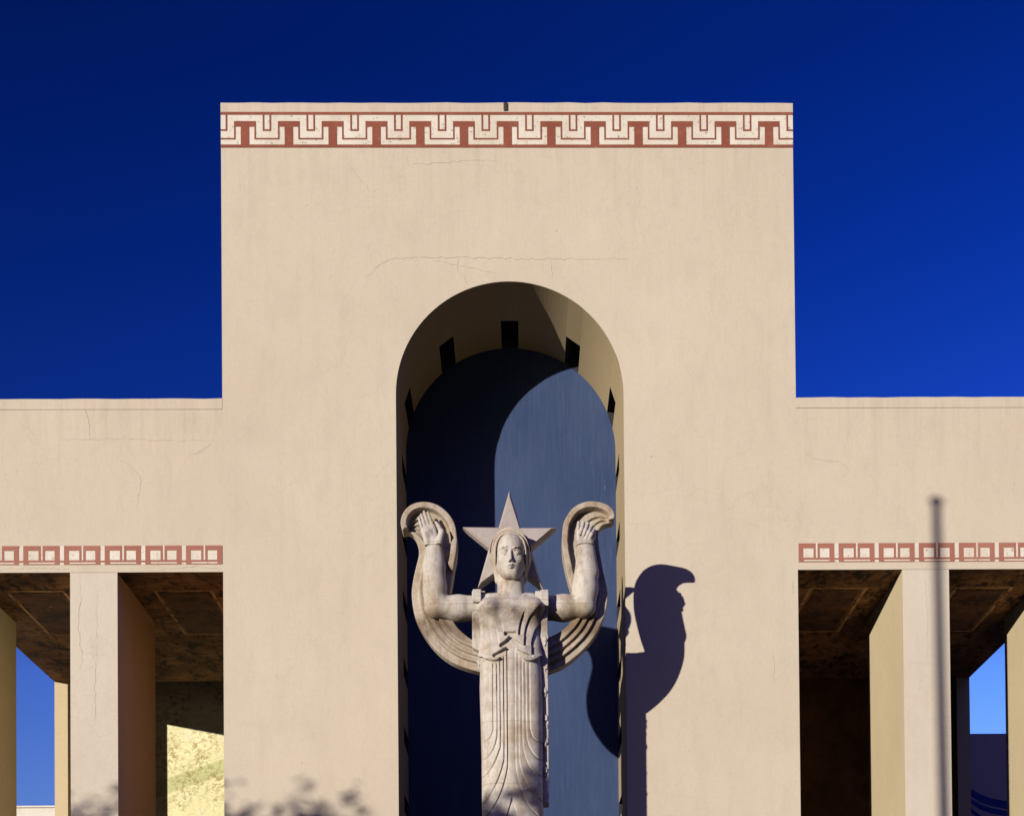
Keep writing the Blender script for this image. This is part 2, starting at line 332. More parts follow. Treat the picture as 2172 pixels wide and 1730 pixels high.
# wings
for s in (-1, 1):
    x0, x1 = (T, XE) if s > 0 else (-XE, -T)
    wg = MB().box(x0, x1, 0, YB, ZS, ZW-CT-.004).box(x0, x1, YB, YW, 10.4, ZW-CT-.004).box(x0+(.0 if s > 0 else .02), x1-(.02 if s > 0 else 0), .02, YW-.02, ZW-CT-.004, ZW-CT, skip='tb')
    wo = wg.build('wing_wall', M_wall, bld)
    wavy_coping('wing_coping', x0, x1, ZW-CT, ZW, YW)
    # soffit sheet and painted panels
    MB().quad((x0+.004, .004, ZS-.004), (x0+.004, YB-.004, ZS-.004), (x1-.004, YB-.004, ZS-.004), (x1-.004, .004, ZS-.004)).build('soffit', M_soffit, bld)
    for xc in (4.99, 7.23):
        a, b = s*xc-.45, s*xc+.45; y0, y1 = .68, 2.62; z = ZS-.008
        MB().quad((a+.10, y0+.10, z-.002), (a+.10, y1-.10, z-.002), (b-.10, y1-.10, z-.002), (b-.10, y0+.10, z-.002)).build('soffit_panel', M_panel, bld)
        bo = MB(); q4 = .05
        for (u0, u1, v0, v1) in ((a, b, y0, y0+q4), (a, b, y1-q4, y1), (a, a+q4, y0+q4, y1-q4), (b-q4, b, y0+q4, y1-q4)):
            bo.quad((u0, v0, z), (u0, v1, z), (u1, v1, z), (u1, v0, z))
        bo.build('soffit_border', M_border, bld)
    # front piers, fins in plan
    for a, b in ((XA, XB), (XC, XE)):
        l, r = (a, b) if s > 0 else (-b, -a)
        pm = MB(); pm.box(l, r, 0, PD, 0, ZS-.004, skip='lrt'); pm.box(l, r, 0, PD, 0, ZS-.004, mi=1, skip='fkbt')
        pm.build('pier', [M_pier, M_reveal], bld)
    l, r = (8.19, XE) if s > 0 else (-XE, -8.19)
    MB().box(l, r, YB, YW, 0, 10.4, skip='t').build('back_pier', M_reveal, bld)
    l, r = (T, XE) if s > 0 else (-XE, -T)
    MB().box(l, r, YW, YW+.4, 0, ZW-CT-.1).build('back_wall', M_mural if s < 0 else M_brown, bld)  # the right wall's shade is put into its dark brown
# unseen tower flanks are brown only to warm and dim the bounced light
# key pattern frieze on the tower: white ground sheet, red figures 4 mm proud of it
def sheet(mb, x0, x1, z0, z1, y, mi): mb.quad((x0, y, z0), (x1, y, z0), (x1, y, z1), (x0, y, z1), mi=mi)
zb = V(1085, 313.5)[2]; ZH = .528; U = ZH/252.; per = 93.6/145
fr = MB(); xl, xr = -T-.002, T+.002
sheet(fr, xl, xr, zb, zb+ZH, -.004, 0)
Zf = lambda y: zb+ZH-(y-130)*U
def rr(x0, x1, y0, y1):
    x0, x1 = max(x0, xl), min(x1, xr)
    if x1 > x0: sheet(fr, x0, x1, Zf(y1), Zf(y0), -.008, 1)
rr(xl, xr, 130, 150); rr(xl, xr, 362, 382)
for k in range(-8, 9):
    c = k*per; X = lambda v: c+v*U
    rr(X(-30), X(30), 235, 362); rr(X(-77), X(77), 195, 235)
    rr(X(-77), X(-66), 235, 326); rr(X(66), X(77), 235, 326)
    rr(X(77), X(per/U-77), 315, 326)
    h = per/U/2
    rr(X(h-30), X(h-18), 150, 265); rr(X(h+18), X(h+30), 150, 265); rr(X(h-18), X(h+18), 253, 265)
fr.build('key_pattern_frieze', [M_white, M_red], bld)
# frieze of paired squares on both wings
for s in (-1, 1):
    z1 = V(*((300, 1157) if s < 0 else (1900, 1151.5)))[2]; U2 = .596/388.5; fr = MB()
    for k in range(8):
        o = k*.594 if s > 0 else -(k*.594)-345*U2
        X0 = (T+.012+o) if s > 0 else (-T-.012+o)
        end = XE
        def r2(a, b, c, d, mi):
            x0, x1 = X0+a*U2, X0+b*U2
            x0, x1 = max(x0, -end), min(x1, end)
            if x1 > x0+1e-4: sheet(fr, x0, x1, z1-(d-70)*U2, z1-(c-70)*U2, -.004 if mi == 0 else -.008, mi)
        r2(0, 388.5 if (s > 0 or k > 0) else 345, 70, 252, 0) if s > 0 or k > 0 else r2(0, 345, 70, 252, 0)
        for (a, b, c, d) in ((0, 165, 70, 117), (0, 45, 117, 208), (145, 165, 117, 208), (183, 345, 70, 117), (183, 205, 117, 208), (297, 345, 117, 208),
                             (0, 345, 208, 228), (0, 50, 228, 242), (300, 345, 228, 242), (0, 345, 242, 251)):
            r2(a, b, c, d, 1)
        if s > 0 or k > 0: r2(345, 388.5, 212, 230, 1)
    fr.build('paired_square_frieze', [M_white, M_redp], bld)
# hand traced cracks
def crack(pts, w=.007, jit=2.2):
    P = []
    for (a, b) in zip(pts, pts[1:]):
        n = max(2, int(math.hypot(b[0]-a[0], b[1]-a[1])/7))
        for i in range(n):
            t = i/n; P.append((a[0]+(b[0]-a[0])*t+random.uniform(-jit, jit), a[1]+(b[1]-a[1])*t+random.uniform(-jit, jit)))
    P.append(pts[-1]); m_ = MB(); n = len(P)
    q3 = [V(x, y) for x, y in P]
    for i, p in enumerate(q3):
        t = q3[min(i+1, n-1)]-q3[max(i-1, 0)]; L = math.hypot(t[0], t[2]) or 1; nx, nz = -t[2]/L, t[0]/L
        ww = w*(.25+.75*math.sin(math.pi*min(1, max(.05, i/(n-1)))))*random.uniform(.35, 1)/2
        m_.v += [(p[0]-nx*ww, -.003, p[2]-nz*ww), (p[0]+nx*ww, -.003, p[2]+nz*ww)]
    for i in range(n-1): m_.f.append((2*i, 2*i+1, 2*i+3, 2*i+2)); m_.m.append(0)
    m_.build('wall_crack', M_crack, bld)
for pts, w_ in (
    ([(776, 590), (800, 566), (832, 548), (900, 546), (1000, 547), (1100, 549), (1230, 549), (1332, 549)], .009),
    ([(900, 546), (940, 556), (985, 566), (1050, 580)], .006), ([(975, 548), (970, 575), (985, 588), (990, 602)], .006), ([(1168, 549), (1172, 592)], .004),
    ([(182, 850), (180, 868), (186, 884), (188, 905), (192, 932)], .010), ([(130, 932), (250, 930), (380, 936), (455, 931)], .005),
    ([(455, 931), (430, 955), (400, 968)], .004), ([(1690, 935), (1705, 955), (1725, 973), (1780, 980), (1795, 985), (1800, 1000)], .007),
    ([(1682, 840), (1692, 850), (1760, 848), (1900, 850), (2060, 853), (2170, 851)], .008), ([(340, 1208), (380, 1204), (420, 1201), (440, 1205), (470, 1207)], .008),
    ([(0, 1207), (60, 1206), (150, 1205)], .006), ([(168, 1215), (172, 1265), (165, 1330), (175, 1400), (168, 1420)], .005), ([(205, 1250), (207, 1370), (204, 1420)], .003),
    ([(165, 1380), (200, 1388), (203, 1420), (200, 1550)], .004), ([(860, 330), (868, 350), (1000, 341), (1060, 342)], .005), ([(735, 345), (790, 410), (805, 400)], .004),
    ([(1966, 1395), (1968, 1300), (1962, 1230)], .005), ([(1920, 1402), (1990, 1410)], .004),
    ([(1640, 1380), (1642, 1455)], .004), ([(240, 960), (300, 1010), (290, 1080)], .004), ([(1683, 1230), (1681, 1260)], .009)):
    crack(pts, w_)

# ------------------------------------------------------------------ halls behind, ground
zl = V(75, 1712, -13)[2]
hl = MB().box(-40, -9.6, 13, 14, 0, zl).box(-40.05, -9.55, 12.95, 14.05, zl, zl+.04).build('hall_wall', M_hall)
tag(hl, 'low white stucco wall topped by a thin coping, seen through the opening at the far left', 'wall')
zr = V(2090, 1555, -7.6)[2]
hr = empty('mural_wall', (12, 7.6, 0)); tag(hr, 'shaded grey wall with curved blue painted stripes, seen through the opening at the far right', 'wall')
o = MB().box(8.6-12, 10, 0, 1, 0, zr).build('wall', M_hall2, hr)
for k, (w_, mt) in enumerate(((.16, M_bstripe), (.11, M_bstripe), (.10, M_bstripe), (.05, M_dstripe))):
    sm2 = MB(); top = [V(x, y, -7.6) for x, y in ((2040, 1658), (2060, 1672), (2080, 1684), (2100, 1691), (2130, 1697), (2200, 1705))]
    dz = -(0, .20, .35, .52)[k]; sl_ = (0, 0, -.12, -.25)[k]
    for i in range(5):
        a, b = top[i], top[i+1]; za, zb_ = a[2]+dz+sl_*i*.35, b[2]+dz+sl_*(i+1)*.35
        sm2.quad((a[0]-12, -.004, za-w_), (b[0]-12, -.004, zb_-w_), (b[0]-12, -.004, zb_), (a[0]-12, -.004, za))
    sm2.build('painted_stripe', mt, hr)
g = MB().quad((-1500, -1500, 0), (1500, -1500, 0), (1500, 1500, 0), (-1500, 1500, 0)).build('ground', M_ground); tag(g, kind='structure')

# ------------------------------------------------------------------ signed distance modelling for the carved stone
def vlen(a): return np.sqrt((a*a).sum(-1))
class Grid:
    def __init__(s, lo, hi, h):
        s.lo = np.array(lo, float); s.h = h; s.n = np.ceil((np.array(hi)-s.lo)/h).astype(int)+1
        s.ax = [s.lo[i]+h*np.arange(s.n[i]) for i in range(3)]
        s.X = s.ax[0][:, None, None]; s.Y = s.ax[1][None, :, None]; s.Z = s.ax[2][None, None, :]
        s.F = np.full(s.n, 9., np.float32)
    def add(s, d, k=0.):
        if k <= 0: s.F = np.minimum(s.F, d); return s
        h = np.clip(.5+.5*(s.F-d)/k, 0, 1); s.F = (s.F*(1-h)+d*h-k*h*(1-h)).astype(np.float32); return s
    def cut(s, d, k=0.):
        if k <= 0: s.F = np.maximum(s.F, -d); return s
        a, b = s.F, -d; h = np.clip(.5-.5*(a-b)/k, 0, 1); s.F = (a*(1-h)+b*h+k*h*(1-h)).astype(np.float32); return s
    def ell(s, c, r, rx=0.):
        y, z = s.Y-c[1], s.Z-c[2]
        if rx: y, z = y*math.cos(rx)+z*math.sin(rx), z*math.cos(rx)-y*math.sin(rx)
        q = np.sqrt(((s.X-c[0])/r[0])**2+(y/r[1])**2+(z/r[2])**2); q2 = np.sqrt(((s.X-c[0])/r[0]**2)**2+(y/r[1]**2)**2+(z/r[2]**2)**2)
        return q*(q-1)/np.maximum(q2, 1e-5)
    def cap(s, a, b, r0, r1=None, sq=(1, 1, 1)):
        r1 = r0 if r1 is None else r1; a = np.array(a, float); b = np.array(b, float); ba = b-a; L = max((ba*ba).sum(), 1e-9)
        px, py, pz = s.X-a[0], s.Y-a[1], s.Z-a[2]
        t = np.clip((px*ba[0]+py*ba[1]+pz*ba[2])/L, 0, 1)
        return np.sqrt(((px-ba[0]*t)/sq[0])**2+((py-ba[1]*t)/sq[1])**2+((pz-ba[2]*t)/sq[2])**2)-(r0+(r1-r0)*t)
    def nets(s):
        F = s.F; I = F < 0
        nx, ny, nz = F.shape
        cnt = np.zeros((nx-1, ny-1, nz-1), np.int8)
        for i in (0, 1):
            for j in (0, 1):
                for k in (0, 1): cnt += I[i:nx-1+i, j:ny-1+j, k:nz-1+k]
        idx = np.argwhere((cnt > 0) & (cnt < 8)); N = len(idx)
        ids = np.full(cnt.shape, -1, np.int32); ids[tuple(idx.T)] = np.arange(N)
        acc = np.zeros((N, 3)); num = np.zeros(N)
        C = [(i, j, k) for i in (0, 1) for j in (0, 1) for k in (0, 1)]
        val = {c: F[idx[:, 0]+c[0], idx[:, 1]+c[1], idx[:, 2]+c[2]] for c in C}
        for a in C:
            for ax in range(3):
                if a[ax]: continue
                b = list(a); b[ax] = 1; b = tuple(b); fa, fb = val[a], val[b]; mk = (fa < 0) != (fb < 0)
                t = np.where(mk, fa/np.where(mk, fa-fb, 1), 0)
                p = np.array(a, float)[None]+np.zeros((N, 3)); p[:, ax] += t
                acc += p*mk[:, None]; num += mk
        P = s.lo+(idx+acc/num[:, None])*s.h
        Q = []
        for ax in range(3):
            sl0 = [slice(None)]*3; sl1 = [slice(None)]*3; sl0[ax] = slice(0, -1); sl1[ax] = slice(1, None)
            a, b = I[tuple(sl0)], I[tuple(sl1)]
            e = np.argwhere(a != b); u, v = [(1, 2), (2, 0), (0, 1)][ax]
            ok = (e[:, u] > 0) & (e[:, v] > 0) & (e[:, u] < F.shape[u]-1) & (e[:, v] < F.shape[v]-1); e = e[ok]
            inn = a[tuple(e.T)]
            du = np.zeros(3, int); du[u] = 1; dv = np.zeros(3, int); dv[v] = 1
            q = np.stack([ids[tuple((e-du-dv).T)], ids[tuple((e-dv).T)], ids[tuple(e.T)], ids[tuple((e-du).T)]], 1)
            q[~inn] = q[~inn][:, ::-1]; Q.append(q)
        return P, np.concatenate(Q)
def net_object(name, grids, mat, parent):
    vs, fs, off = [], [], 0
    for g_ in grids:
        P, Q = g_.nets(); vs.append(P); fs.append(Q+off); off += len(P)
    vs = np.concatenate(vs).astype(np.float32); fs = np.concatenate(fs).astype(np.int32)
    me = bpy.data.meshes.new(name); me.vertices.add(len(vs)); me.vertices.foreach_set('co', vs.ravel())
    me.loops.add(fs.size); me.loops.foreach_set('vertex_index', fs.ravel()); me.polygons.add(len(fs))
    me.polygons.foreach_set('loop_start', np.arange(0, fs.size, 4, dtype=np.int32)); me.polygons.foreach_set('loop_total', np.full(len(fs), 4, np.int32))
    me.update(calc_edges=True); me.validate()
    return link(name, me, mat, parent, True)

st = empty('statue', (0, 0, 0)); tag(st, 'colossal pale stone statue of a woman, arms raised, star behind her head', 'statue')

# --- head and neck (fine grid)
cH = V(1083, 1176, 1.80)
G = Grid((cH[0]-.30, -2.35, cH[2]-.78), (cH[0]+.30, -1.45, cH[2]+.36), .006)
TL = .20      # head bowed slightly towards the viewer below
def hp(dx, dy, dz):   # head-local point: dx right, dy forward, dz up
    c_, s_ = math.cos(TL), math.sin(TL)
    return np.array([cH[0]+dx, cH[1]-(dy*c_-dz*-s_), cH[2]+dz*c_-dy*s_])
G.add(G.ell(hp(0, -.02, .05), (.200, .245, .27)))
G.add(G.ell(hp(0, .04, -.12), (.176, .195, .19)), .06)                        # cheeks and jaw
G.add(G.ell(hp(0, .10, -.22), (.125, .12, .12)), .05)
G.add(G.cap(hp(-.026, .165, -.256), hp(.026, .165, -.256), .052), .05)           # chin
for s in (-1, 1):
    G.add(G.cap(hp(s*.145, .01, -.17), hp(s*.055, .13, -.285), .050, .042), .05)  # jaw line
    G.add(G.ell(hp(s*.100, .155, -.085), (.055, .045, .05)), .05)               # cheekbone
    G.cut(G.ell(hp(s*.080, .262, .000), (.058, .060, .042)), .030)               # eye socket
    for (a, b) in (((.030, .226, .030), (.060, .232, .056)), ((.060, .232, .056), (.100, .217, .062)), ((.100, .217, .062), (.145, .170, .040))):
        G.add(G.cap(hp(s*a[0], a[1], a[2]), hp(s*b[0], b[1]-.008, b[2]), .003), .030)   # brow arch
    G.add(G.ell(hp(s*.081, .185, -.004), (.045, .044, .036)), .002)              # eyeball
    for (a, b) in (((.036, .208, -.004), (.060, .230, .022)), ((.060, .230, .022), (.100, .222, .024)), ((.100, .222, .024), (.130, .190, .000)), ((.040, .206, -.010), (.080, .216, -.038)), ((.080, .216, -.038), (.124, .190, -.010))):
        G.add(G.cap(hp(s*a[0], a[1], a[2]), hp(s*b[0], b[1]+.004, b[2]), .0085), .002)  # lids
    G.add(G.cap(hp(s*.022, .250, -.120), hp(s*.026, .232, -.112), .014), .010)     # nostril wing
    G.add(G.ell(hp(s*.208, -.015, -.075), (.024, .035, .055)), .015)            # ear
    G.add(G.ell(hp(s*.204, .0, -.145), (.020, .024, .024)), .01)
G.add(G.cap(hp(0, .218, .035), hp(0, .276, -.100), .012, .021), .022)             # nose
for a, b, r0, r1 in (((-.050, .222, -.176), (-.012, .248, -.166), .007, .014), ((-.012, .248, -.166), (.012, .248, -.166), .014, .014), ((.012, .248, -.166), (.050, .222, -.176), .014, .007),
                     ((-.038, .228, -.190), (0, .242, -.204), .008, .018), ((0, .242, -.204), (.038, .228, -.190), .018, .008)):
    G.add(G.cap(hp(*a), hp(*b), r0, r1), .006)
G.cut(G.cap(hp(-.040, .236, -.182), hp(.040, .236, -.182), .005), .004)
G.cut(G.cap(hp(-.03, .245, -.232), hp(.03, .245, -.232), .016), .03)
zc = V(1083, 1262, 1.8)[2]
G.add(G.cap(hp(0, -.10, -.10), (cH[0], -1.72, zc-.16), .170, .192, (1, .85, 1)), .012)
G.add(G.ell((cH[0], -1.74, zc-.055), (.25, .17, .065)), .08)
head = G
# --- torso core and arms (coarser grid)
eB = 1.78
def C(x, y, e): return V(x, y, e)
lo = C(895, 1330, 1.9); hi = C(1275, 1140, 1.9)
G = Grid((lo[0], -2.15, lo[2]-.30), (hi[0], -1.35, hi[2]+.08), .0095)
G.add(G.ell(C(1083, 1305, eB), (.34, .22, .26)))
sh = V(1083, 1262, eB)[2]
G.add(G.cap(C(1040, 1283, 1.72), C(1126, 1283, 1.72), .155), .08)
# left arm (viewer's left)
G.add(G.cap(C(1020, 1289, 1.580), C(972, 1290, 1.600), .160, .168), .05)
G.add(G.cap(C(972, 1290, 1.600), C(926, 1287, 1.640), .168, .142), .06)
G.add(G.cap(C(925, 1283, 1.640), C(921.5, 1245, 1.660), .150, .162), .05)
G.add(G.cap(C(921.5, 1245, 1.660), C(921, 1200, 1.680), .162, .146), .04)
G.add(G.cap(C(921, 1200, 1.680), C(921.3, 1155, 1.680), .146, .102, (1.05, .9, 1)), .03)
G.add(G.cap(C(918, 1290, 1.640), C(922, 1294, 1.640), .095), .06)
# right arm
G.add(G.cap(C(1146, 1289, 1.580), C(1195, 1289, 1.600), .160, .168), .05)
G.add(G.cap(C(1195, 1289, 1.600), C(1234, 1286, 1.610), .170, .148), .06)
G.add(G.cap(C(1240, 1282, 1.640), C(1241, 1248, 1.630), .152, .174), .05)
G.add(G.cap(C(1241, 1248, 1.630), C(1244, 1215, 1.660), .174, .154), .04)
G.add(G.cap(C(1245, 1215, 1.680), C(1241.5, 1155, 1.680), .156, .112, (1.05, .9, 1)), .03)
G.add(G.cap(C(1246, 1290, 1.640), C(1240, 1294, 1.640), .09), .06)
ZWR = V(921, 1160, 1.68)[2]
arms = G
# --- open left hand, palm to the front
c0 = C(915, 1125, 1.680)
G = Grid((c0[0]-.30, -2.02, ZWR-.10), (c0[0]+.26, -1.52, c0[2]+.36), .0055)
E1 = 1.68
G.add(G.cap(C(921.3, 1172, E1), C(921, 1152, E1), .112, .104, (1.05, .9, 1)))
for bx, by, tx, ty, r, et in ((897.5, 1127, 888.5, 1099, .0195, 1.71), (904, 1122.5, 893.5, 1091, .0225, 1.70), (911.5, 1119.5, 899.5, 1085.5, .0235, 1.70), (919.3, 1118.5, 907.8, 1087, .0225, 1.71)):
    b = C(bx, by, 1.690); t_ = C(tx, ty, et); md = b*.5+t_*.5+np.array([0, -.012, 0])
    wv = C(921+(bx-910)*.55, 1150, 1.660)
    G.add(G.cap(wv, b, .052, r+.016, (1, 1, 1)), .035)
    G.add(G.cap(b, md, r+.003, r), .012); G.add(G.cap(md, t_, r+.001, r-.004), .006)
G.add(G.cap(C(911, 1150, 1.700), C(907, 1131, 1.710), .072, .066, (1, .75, 1)), .03); G.add(G.cap(C(907, 1152, 1.730), C(902, 1134, 1.740), .046, .036), .03)                 # heel of the hand
G.add(G.cap(C(931, 1150, 1.760), C(936.5, 1128, 1.760), .048, .040), .025)              # ball of the thumb
G.add(G.cap(C(936.5, 1128, 1.760), C(931, 1117, 1.780), .036, .030), .015); G.add(G.cap(C(931, 1117, 1.780), C(925, 1108, 1.790), .029, .021), .008)
G.cut(G.cap(C(911, 1143, 1.850), C(926, 1127, 1.850), .016), .02)                      # palm crease
G.cut(G.cap(C(899, 1128, 1.815), C(919, 1124.5, 1.820), .012), .02)
G.cut(G.cap(C(908, 1156.5, 1.815), C(934, 1157.5, 1.815), .010), .02)

handL = G
# --- closed right hand
c0 = C(1241, 1125, 1.680)
G = Grid((c0[0]-.26, -2.06, ZWR-.10), (c0[0]+.26, -1.50, c0[2]+.24), .0055)
G.add(G.cap(C(1241.5, 1172, E1), C(1241.5, 1152, E1), .122, .112, (1.05, .9, 1)))
G.add(G.ell(C(1241, 1140, 1.640), (.118, .085, .135)), .04)
for tx, ty, bx, by in ((1237.5, 1108.5, 1230.5, 1131), (1246.5, 1111, 1236.8, 1136), (1254.2, 1116.5, 1243.5, 1139.5), (1259.2, 1124.5, 1250.2, 1140.5)):
    k_ = C(tx, ty, 1.720); p2 = C((tx+bx)/2+.3, (ty+by)/2, 1.795); p3 = C(bx, by, 1.790)
    G.add(G.cap(C(tx-1, ty+16, 1.620), k_, .034, .027), .02)
    G.add(G.cap(k_, p2, .026, .0255), .004); G.add(G.cap(p2, p3, .0255, .022), .003)
G.add(G.cap(C(1228, 1143, 1.740), C(1226, 1120, 1.760), .036, .026), .015); G.add(G.cap(C(1226, 1120, 1.760), C(1227.5, 1108, 1.750), .025, .022), .006)
G.add(G.cap(C(1233, 1149, 1.740), C(1251, 1150, 1.740), .052, .054), .04)

handR = G
# trim the arms' grid exactly at the wrist joint
arms.F = np.maximum(arms.F, (arms.Z-ZWR)+0*(arms.X+arms.Y)).astype(np.float32)
for hG in (handL, handR): hG.F = np.maximum(hG.F, (ZWR+.003-hG.Z)+0*(hG.X+hG.Y)).astype(np.float32)
net_object('figure', [head, arms, handL, handR], M_stone, st)

# --- hair
G = Grid((cH[0]-.36, -2.25, cH[2]-.50), (cH[0]+.36, -1.38, cH[2]+.42), .0065)
G.add(G.ell(hp(0, -.06, .05), (.272, .27, .302)))
for s in (-1, 1):
    G.add(G.cap(hp(s*.200, -.05, -.05), hp(s*.165, -.06, -.32), .075, .042), .06)
    G.add(G.cap(hp(s*.165, -.06, -.32), hp(s*.140, -.06, -.375), .042, .020), .04)
G.add(G.ell(hp(0, -.12, -.18), (.21, .16, .22)), .05)
ex, ez = G.X-cH[0], G.Z-(hp(0, .1, -.03)[2]-.02)
rr_ = (np.abs(ex/.188)**2.5+np.abs(ez/.262)**2.5)**.4
fc = np.maximum((rr_-1)*.19, (G.Y-(cH[1]-.015)))+0*G.Y
G.cut(fc.astype(np.float32), .02)
topw = np.clip((ez+.05)/.2, .42, 1)
G.F = (G.F + .011*topw*np.cos((rr_-1.02)*2*math.pi/.21)*(rr_ > .9)*(G.Y < cH[1]+.08)).astype(np.float32)
net_object('hair', [G], M_hair, st)

# --- star
def W2(pts, e): return [V(x, y, e) for x, y in pts]
tips = [(1080.3, 1040.5), (1179.6, 1118.6), (1153, 1249.5), (1013, 1247), (981.4, 1117.2)]; inn = [(1104.8, 1118.8), (1126.5, 1164), (1082, 1196), (1037, 1162.5), (1057.6, 1118)]
ol = []
for a, b in zip(tips, inn): ol += [a, b]
o3 = W2(ol, 1.55); cx_ = sum(p[0] for p in o3)/10; cz_ = sum(p[2] for p in o3)/10
def inset(pts, d):
    out = []; n = len(pts)
    for i in range(n):
        p0, p1, p2 = [np.array([q[0], q[2]]) for q in (pts[i-1], pts[i], pts[(i+1) % n])]
        e1 = (p1-p0)/np.linalg.norm(p1-p0); e2 = (p2-p1)/np.linalg.norm(p2-p1)
        n1 = np.array([e1[1], -e1[0]]); n2 = np.array([e2[1], -e2[0]])
        if (np.array([cx_, cz_])-p1)@n1 < 0 and i % 2 == 0: pass
        bis = n1+n2; k = d/max(.05, (bis@n1)); out.append(p1+bis*k)
    return out
ar = sum(o3[i-1][0]*o3[i][2]-o3[i][0]*o3[i-1][2] for i in range(10)); sg = 1 if ar < 0 else -1
in1 = inset(o3, sg*.026)
vs = [(p[0], -1.42, p[2]) for p in o3]+[(p[0], -1.545, p[2]) for p in o3]+[(q_[0], -1.585, q_[1]) for q_ in in1]
fs = [tuple(range(10)), tuple(range(20, 30))]
for k in (0, 10):
    for i in range(10): fs.append((k+i, k+(i+1) % 10, k+10+(i+1) % 10, k+10+i))
so2 = mesh('star', vs, fs, M_star, st); bm = bmesh.new(); bm.from_mesh(so2.data); bmesh.ops.recalc_face_normals(bm, faces=bm.faces); bm.to_mesh(so2.data); bm.free()

# --- scrolls behind the arms
def seg_dist(px, pz, poly, closed):
    n = len(poly); d = np.full(px.shape, 9.); ins = np.zeros(px.shape, bool)
    for i in range(n if closed else n-1):
        a, b = poly[i], poly[(i+1) % n]; ba = b-a; t = np.clip(((px-a[0])*ba[0]+(pz-a[1])*ba[1])/max(ba@ba, 1e-9), 0, 1)
        d = np.minimum(d, np.hypot(px-a[0]-ba[0]*t, pz-a[1]-ba[1]*t))
        if closed:
            c_ = ((a[1] > pz) != (b[1] > pz)) & (px < (b[0]-a[0])*(pz-a[1])/((b[1]-a[1]) or 1e-9)+a[0]); ins ^= c_
    return np.where(ins, -d, d) if closed else d
def smooth_poly(pts, n=4, closed=False):
    P = [np.array(p, float) for p in pts]; o = []; N = len(P)
    for i in range(N-1):
        p0, p1, p2, p3 = P[max(i-1, 0)], P[i], P[i+1], P[min(i+2, N-1)]
        for k in range(n):
            t = k/n; o.append(.5*((2*p1)+(p2-p0)*t+(2*p0-5*p1+4*p2-p3)*t*t+(3*p1-p0-3*p2+p3)*t**3))
    o.append(P[-1]); return o
z1 = lambda x, y: (820+.2412*x, 1020+.2412*y)
def to2(pts, e=1.54): return [np.array([V(*z1(*p), e)[0], V(*z1(*p), e)[2]]) for p in pts]
def scroll(A, B, I, tip, side, flutes):
    """A outer edge from under the tip down to the waist, B from the tip over the top, I inner edge back to A's end"""
    A_, B_, I_ = [to2(smooth_poly(q)) for q in (A, B, I)]
    poly = A_+I_[::-1]+B_[::-1] if False else A_ + I_ + B_[::-1]
    xs = [p[0] for p in poly]; zs = [p[1] for p in poly]
    G = Grid((min(xs)-.04, -1.86, min(zs)-.04), (max(xs)+.04, -1.30, max(zs)+.04), .009)
    px, pz = np.meshgrid(G.ax[0], G.ax[2], indexing='ij')
    d2 = seg_dist(px, pz, poly, True); dA = seg_dist(px, pz, A_, False); dB = seg_dist(px, pz, B_, False)
    T_ = to2([tip])[0]; zel = V(1083, 1240, 1.62)[2]; ztop = V(1083, 1125, 1.62)[2]
    sm = lambda a, b, x: np.clip((x-a)/(b-a), 0, 1)**2*(3-2*np.clip((x-a)/(b-a), 0, 1))
    terr = sum(.052*sm(0, .011, dA-k) - .030*sm(.0, .08, dA-k-.012) for k in (.095, .18, .265))
    wlow = 1-sm(ztop-.30, ztop-.05, pz)
    h = 1.54 + terr*wlow
    rim = 1-sm(.078, .094, dB)
    dB2 = dB + 0
    h = h + (rim*.085 + (1-rim)*(-.030))*(1-sm(.0, .05, dB-dA*3))*sm(V(1083, 1222, 1.62)[2], V(1083, 1195, 1.62)[2], pz)
    # flutes fanning out of the tip
    for cv in flutes:
        q_ = to2(smooth_poly(cv)); d_ = np.full(px.shape, 9.); sd = np.zeros(px.shape)
        for a, b in zip(q_, q_[1:]):
            ba = b-a; t = np.clip(((px-a[0])*ba[0]+(pz-a[1])*ba[1])/max(ba@ba, 1e-9), 0, 1); dd = np.hypot(px-a[0]-ba[0]*t, pz-a[1]-ba[1]*t)
            cr_ = (ba[0]*(pz-a[1])-ba[1]*(px-a[0]))*side; sd = np.where(dd < d_, -cr_, sd); d_ = np.minimum(dd, d_)
        rt = np.hypot(px-q_[-1][0], pz-q_[-1][1])
        h = h-np.where(sd > 0, .060*np.exp(-d_/.030)*np.clip(d_/.009, 0, 1), 0)*sm(.0, .10, rt)*sm(.04, .12, np.hypot(px-T_[0], pz-T_[1]))
    h3 = h[:, None, :]; D = d2[:, None, :]
    slab = np.maximum(-G.Y-h3, G.Y+1.36)*.8
    q1 = np.maximum(D+.012, 0); q2 = np.maximum(slab+.012, 0)
    G.F = (np.minimum(np.maximum(D+.012, slab+.012), 0)+np.hypot(q1, q2)-.012).astype(np.float32)
    return net_object('scroll', [G], M_scroll, st)
scroll([(145, 455), (170, 440), (210, 450), (250, 490), (275, 560), (284, 640), (262, 740), (236, 850), (221, 960), (225, 1060), (245, 1170), (290, 1280), (350, 1380), (440, 1490), (560, 1582), (700, 1642), (860, 1682), (960, 1690)],
       [(145, 455), (128, 400), (131, 350), (150, 300), (185, 255), (235, 221), (300, 205), (370, 206), (440, 225), (500, 262), (550, 310), (590, 370), (612, 440), (622, 520), (622, 600), (615, 680), (600, 755)],
       [(960, 1690), (980, 1500), (860, 1440), (745, 1400), (680, 1350), (620, 1290), (590, 1235), (560, 1150), (562, 1000), (578, 900), (600, 755)], (150, 440), 1,
       [[(150, 428), (200, 368), (260, 333), (330, 318), (380, 330)], [(155, 432), (210, 390), (290, 376), (350, 390)], [(160, 438), (220, 412), (285, 415), (330, 440)]])
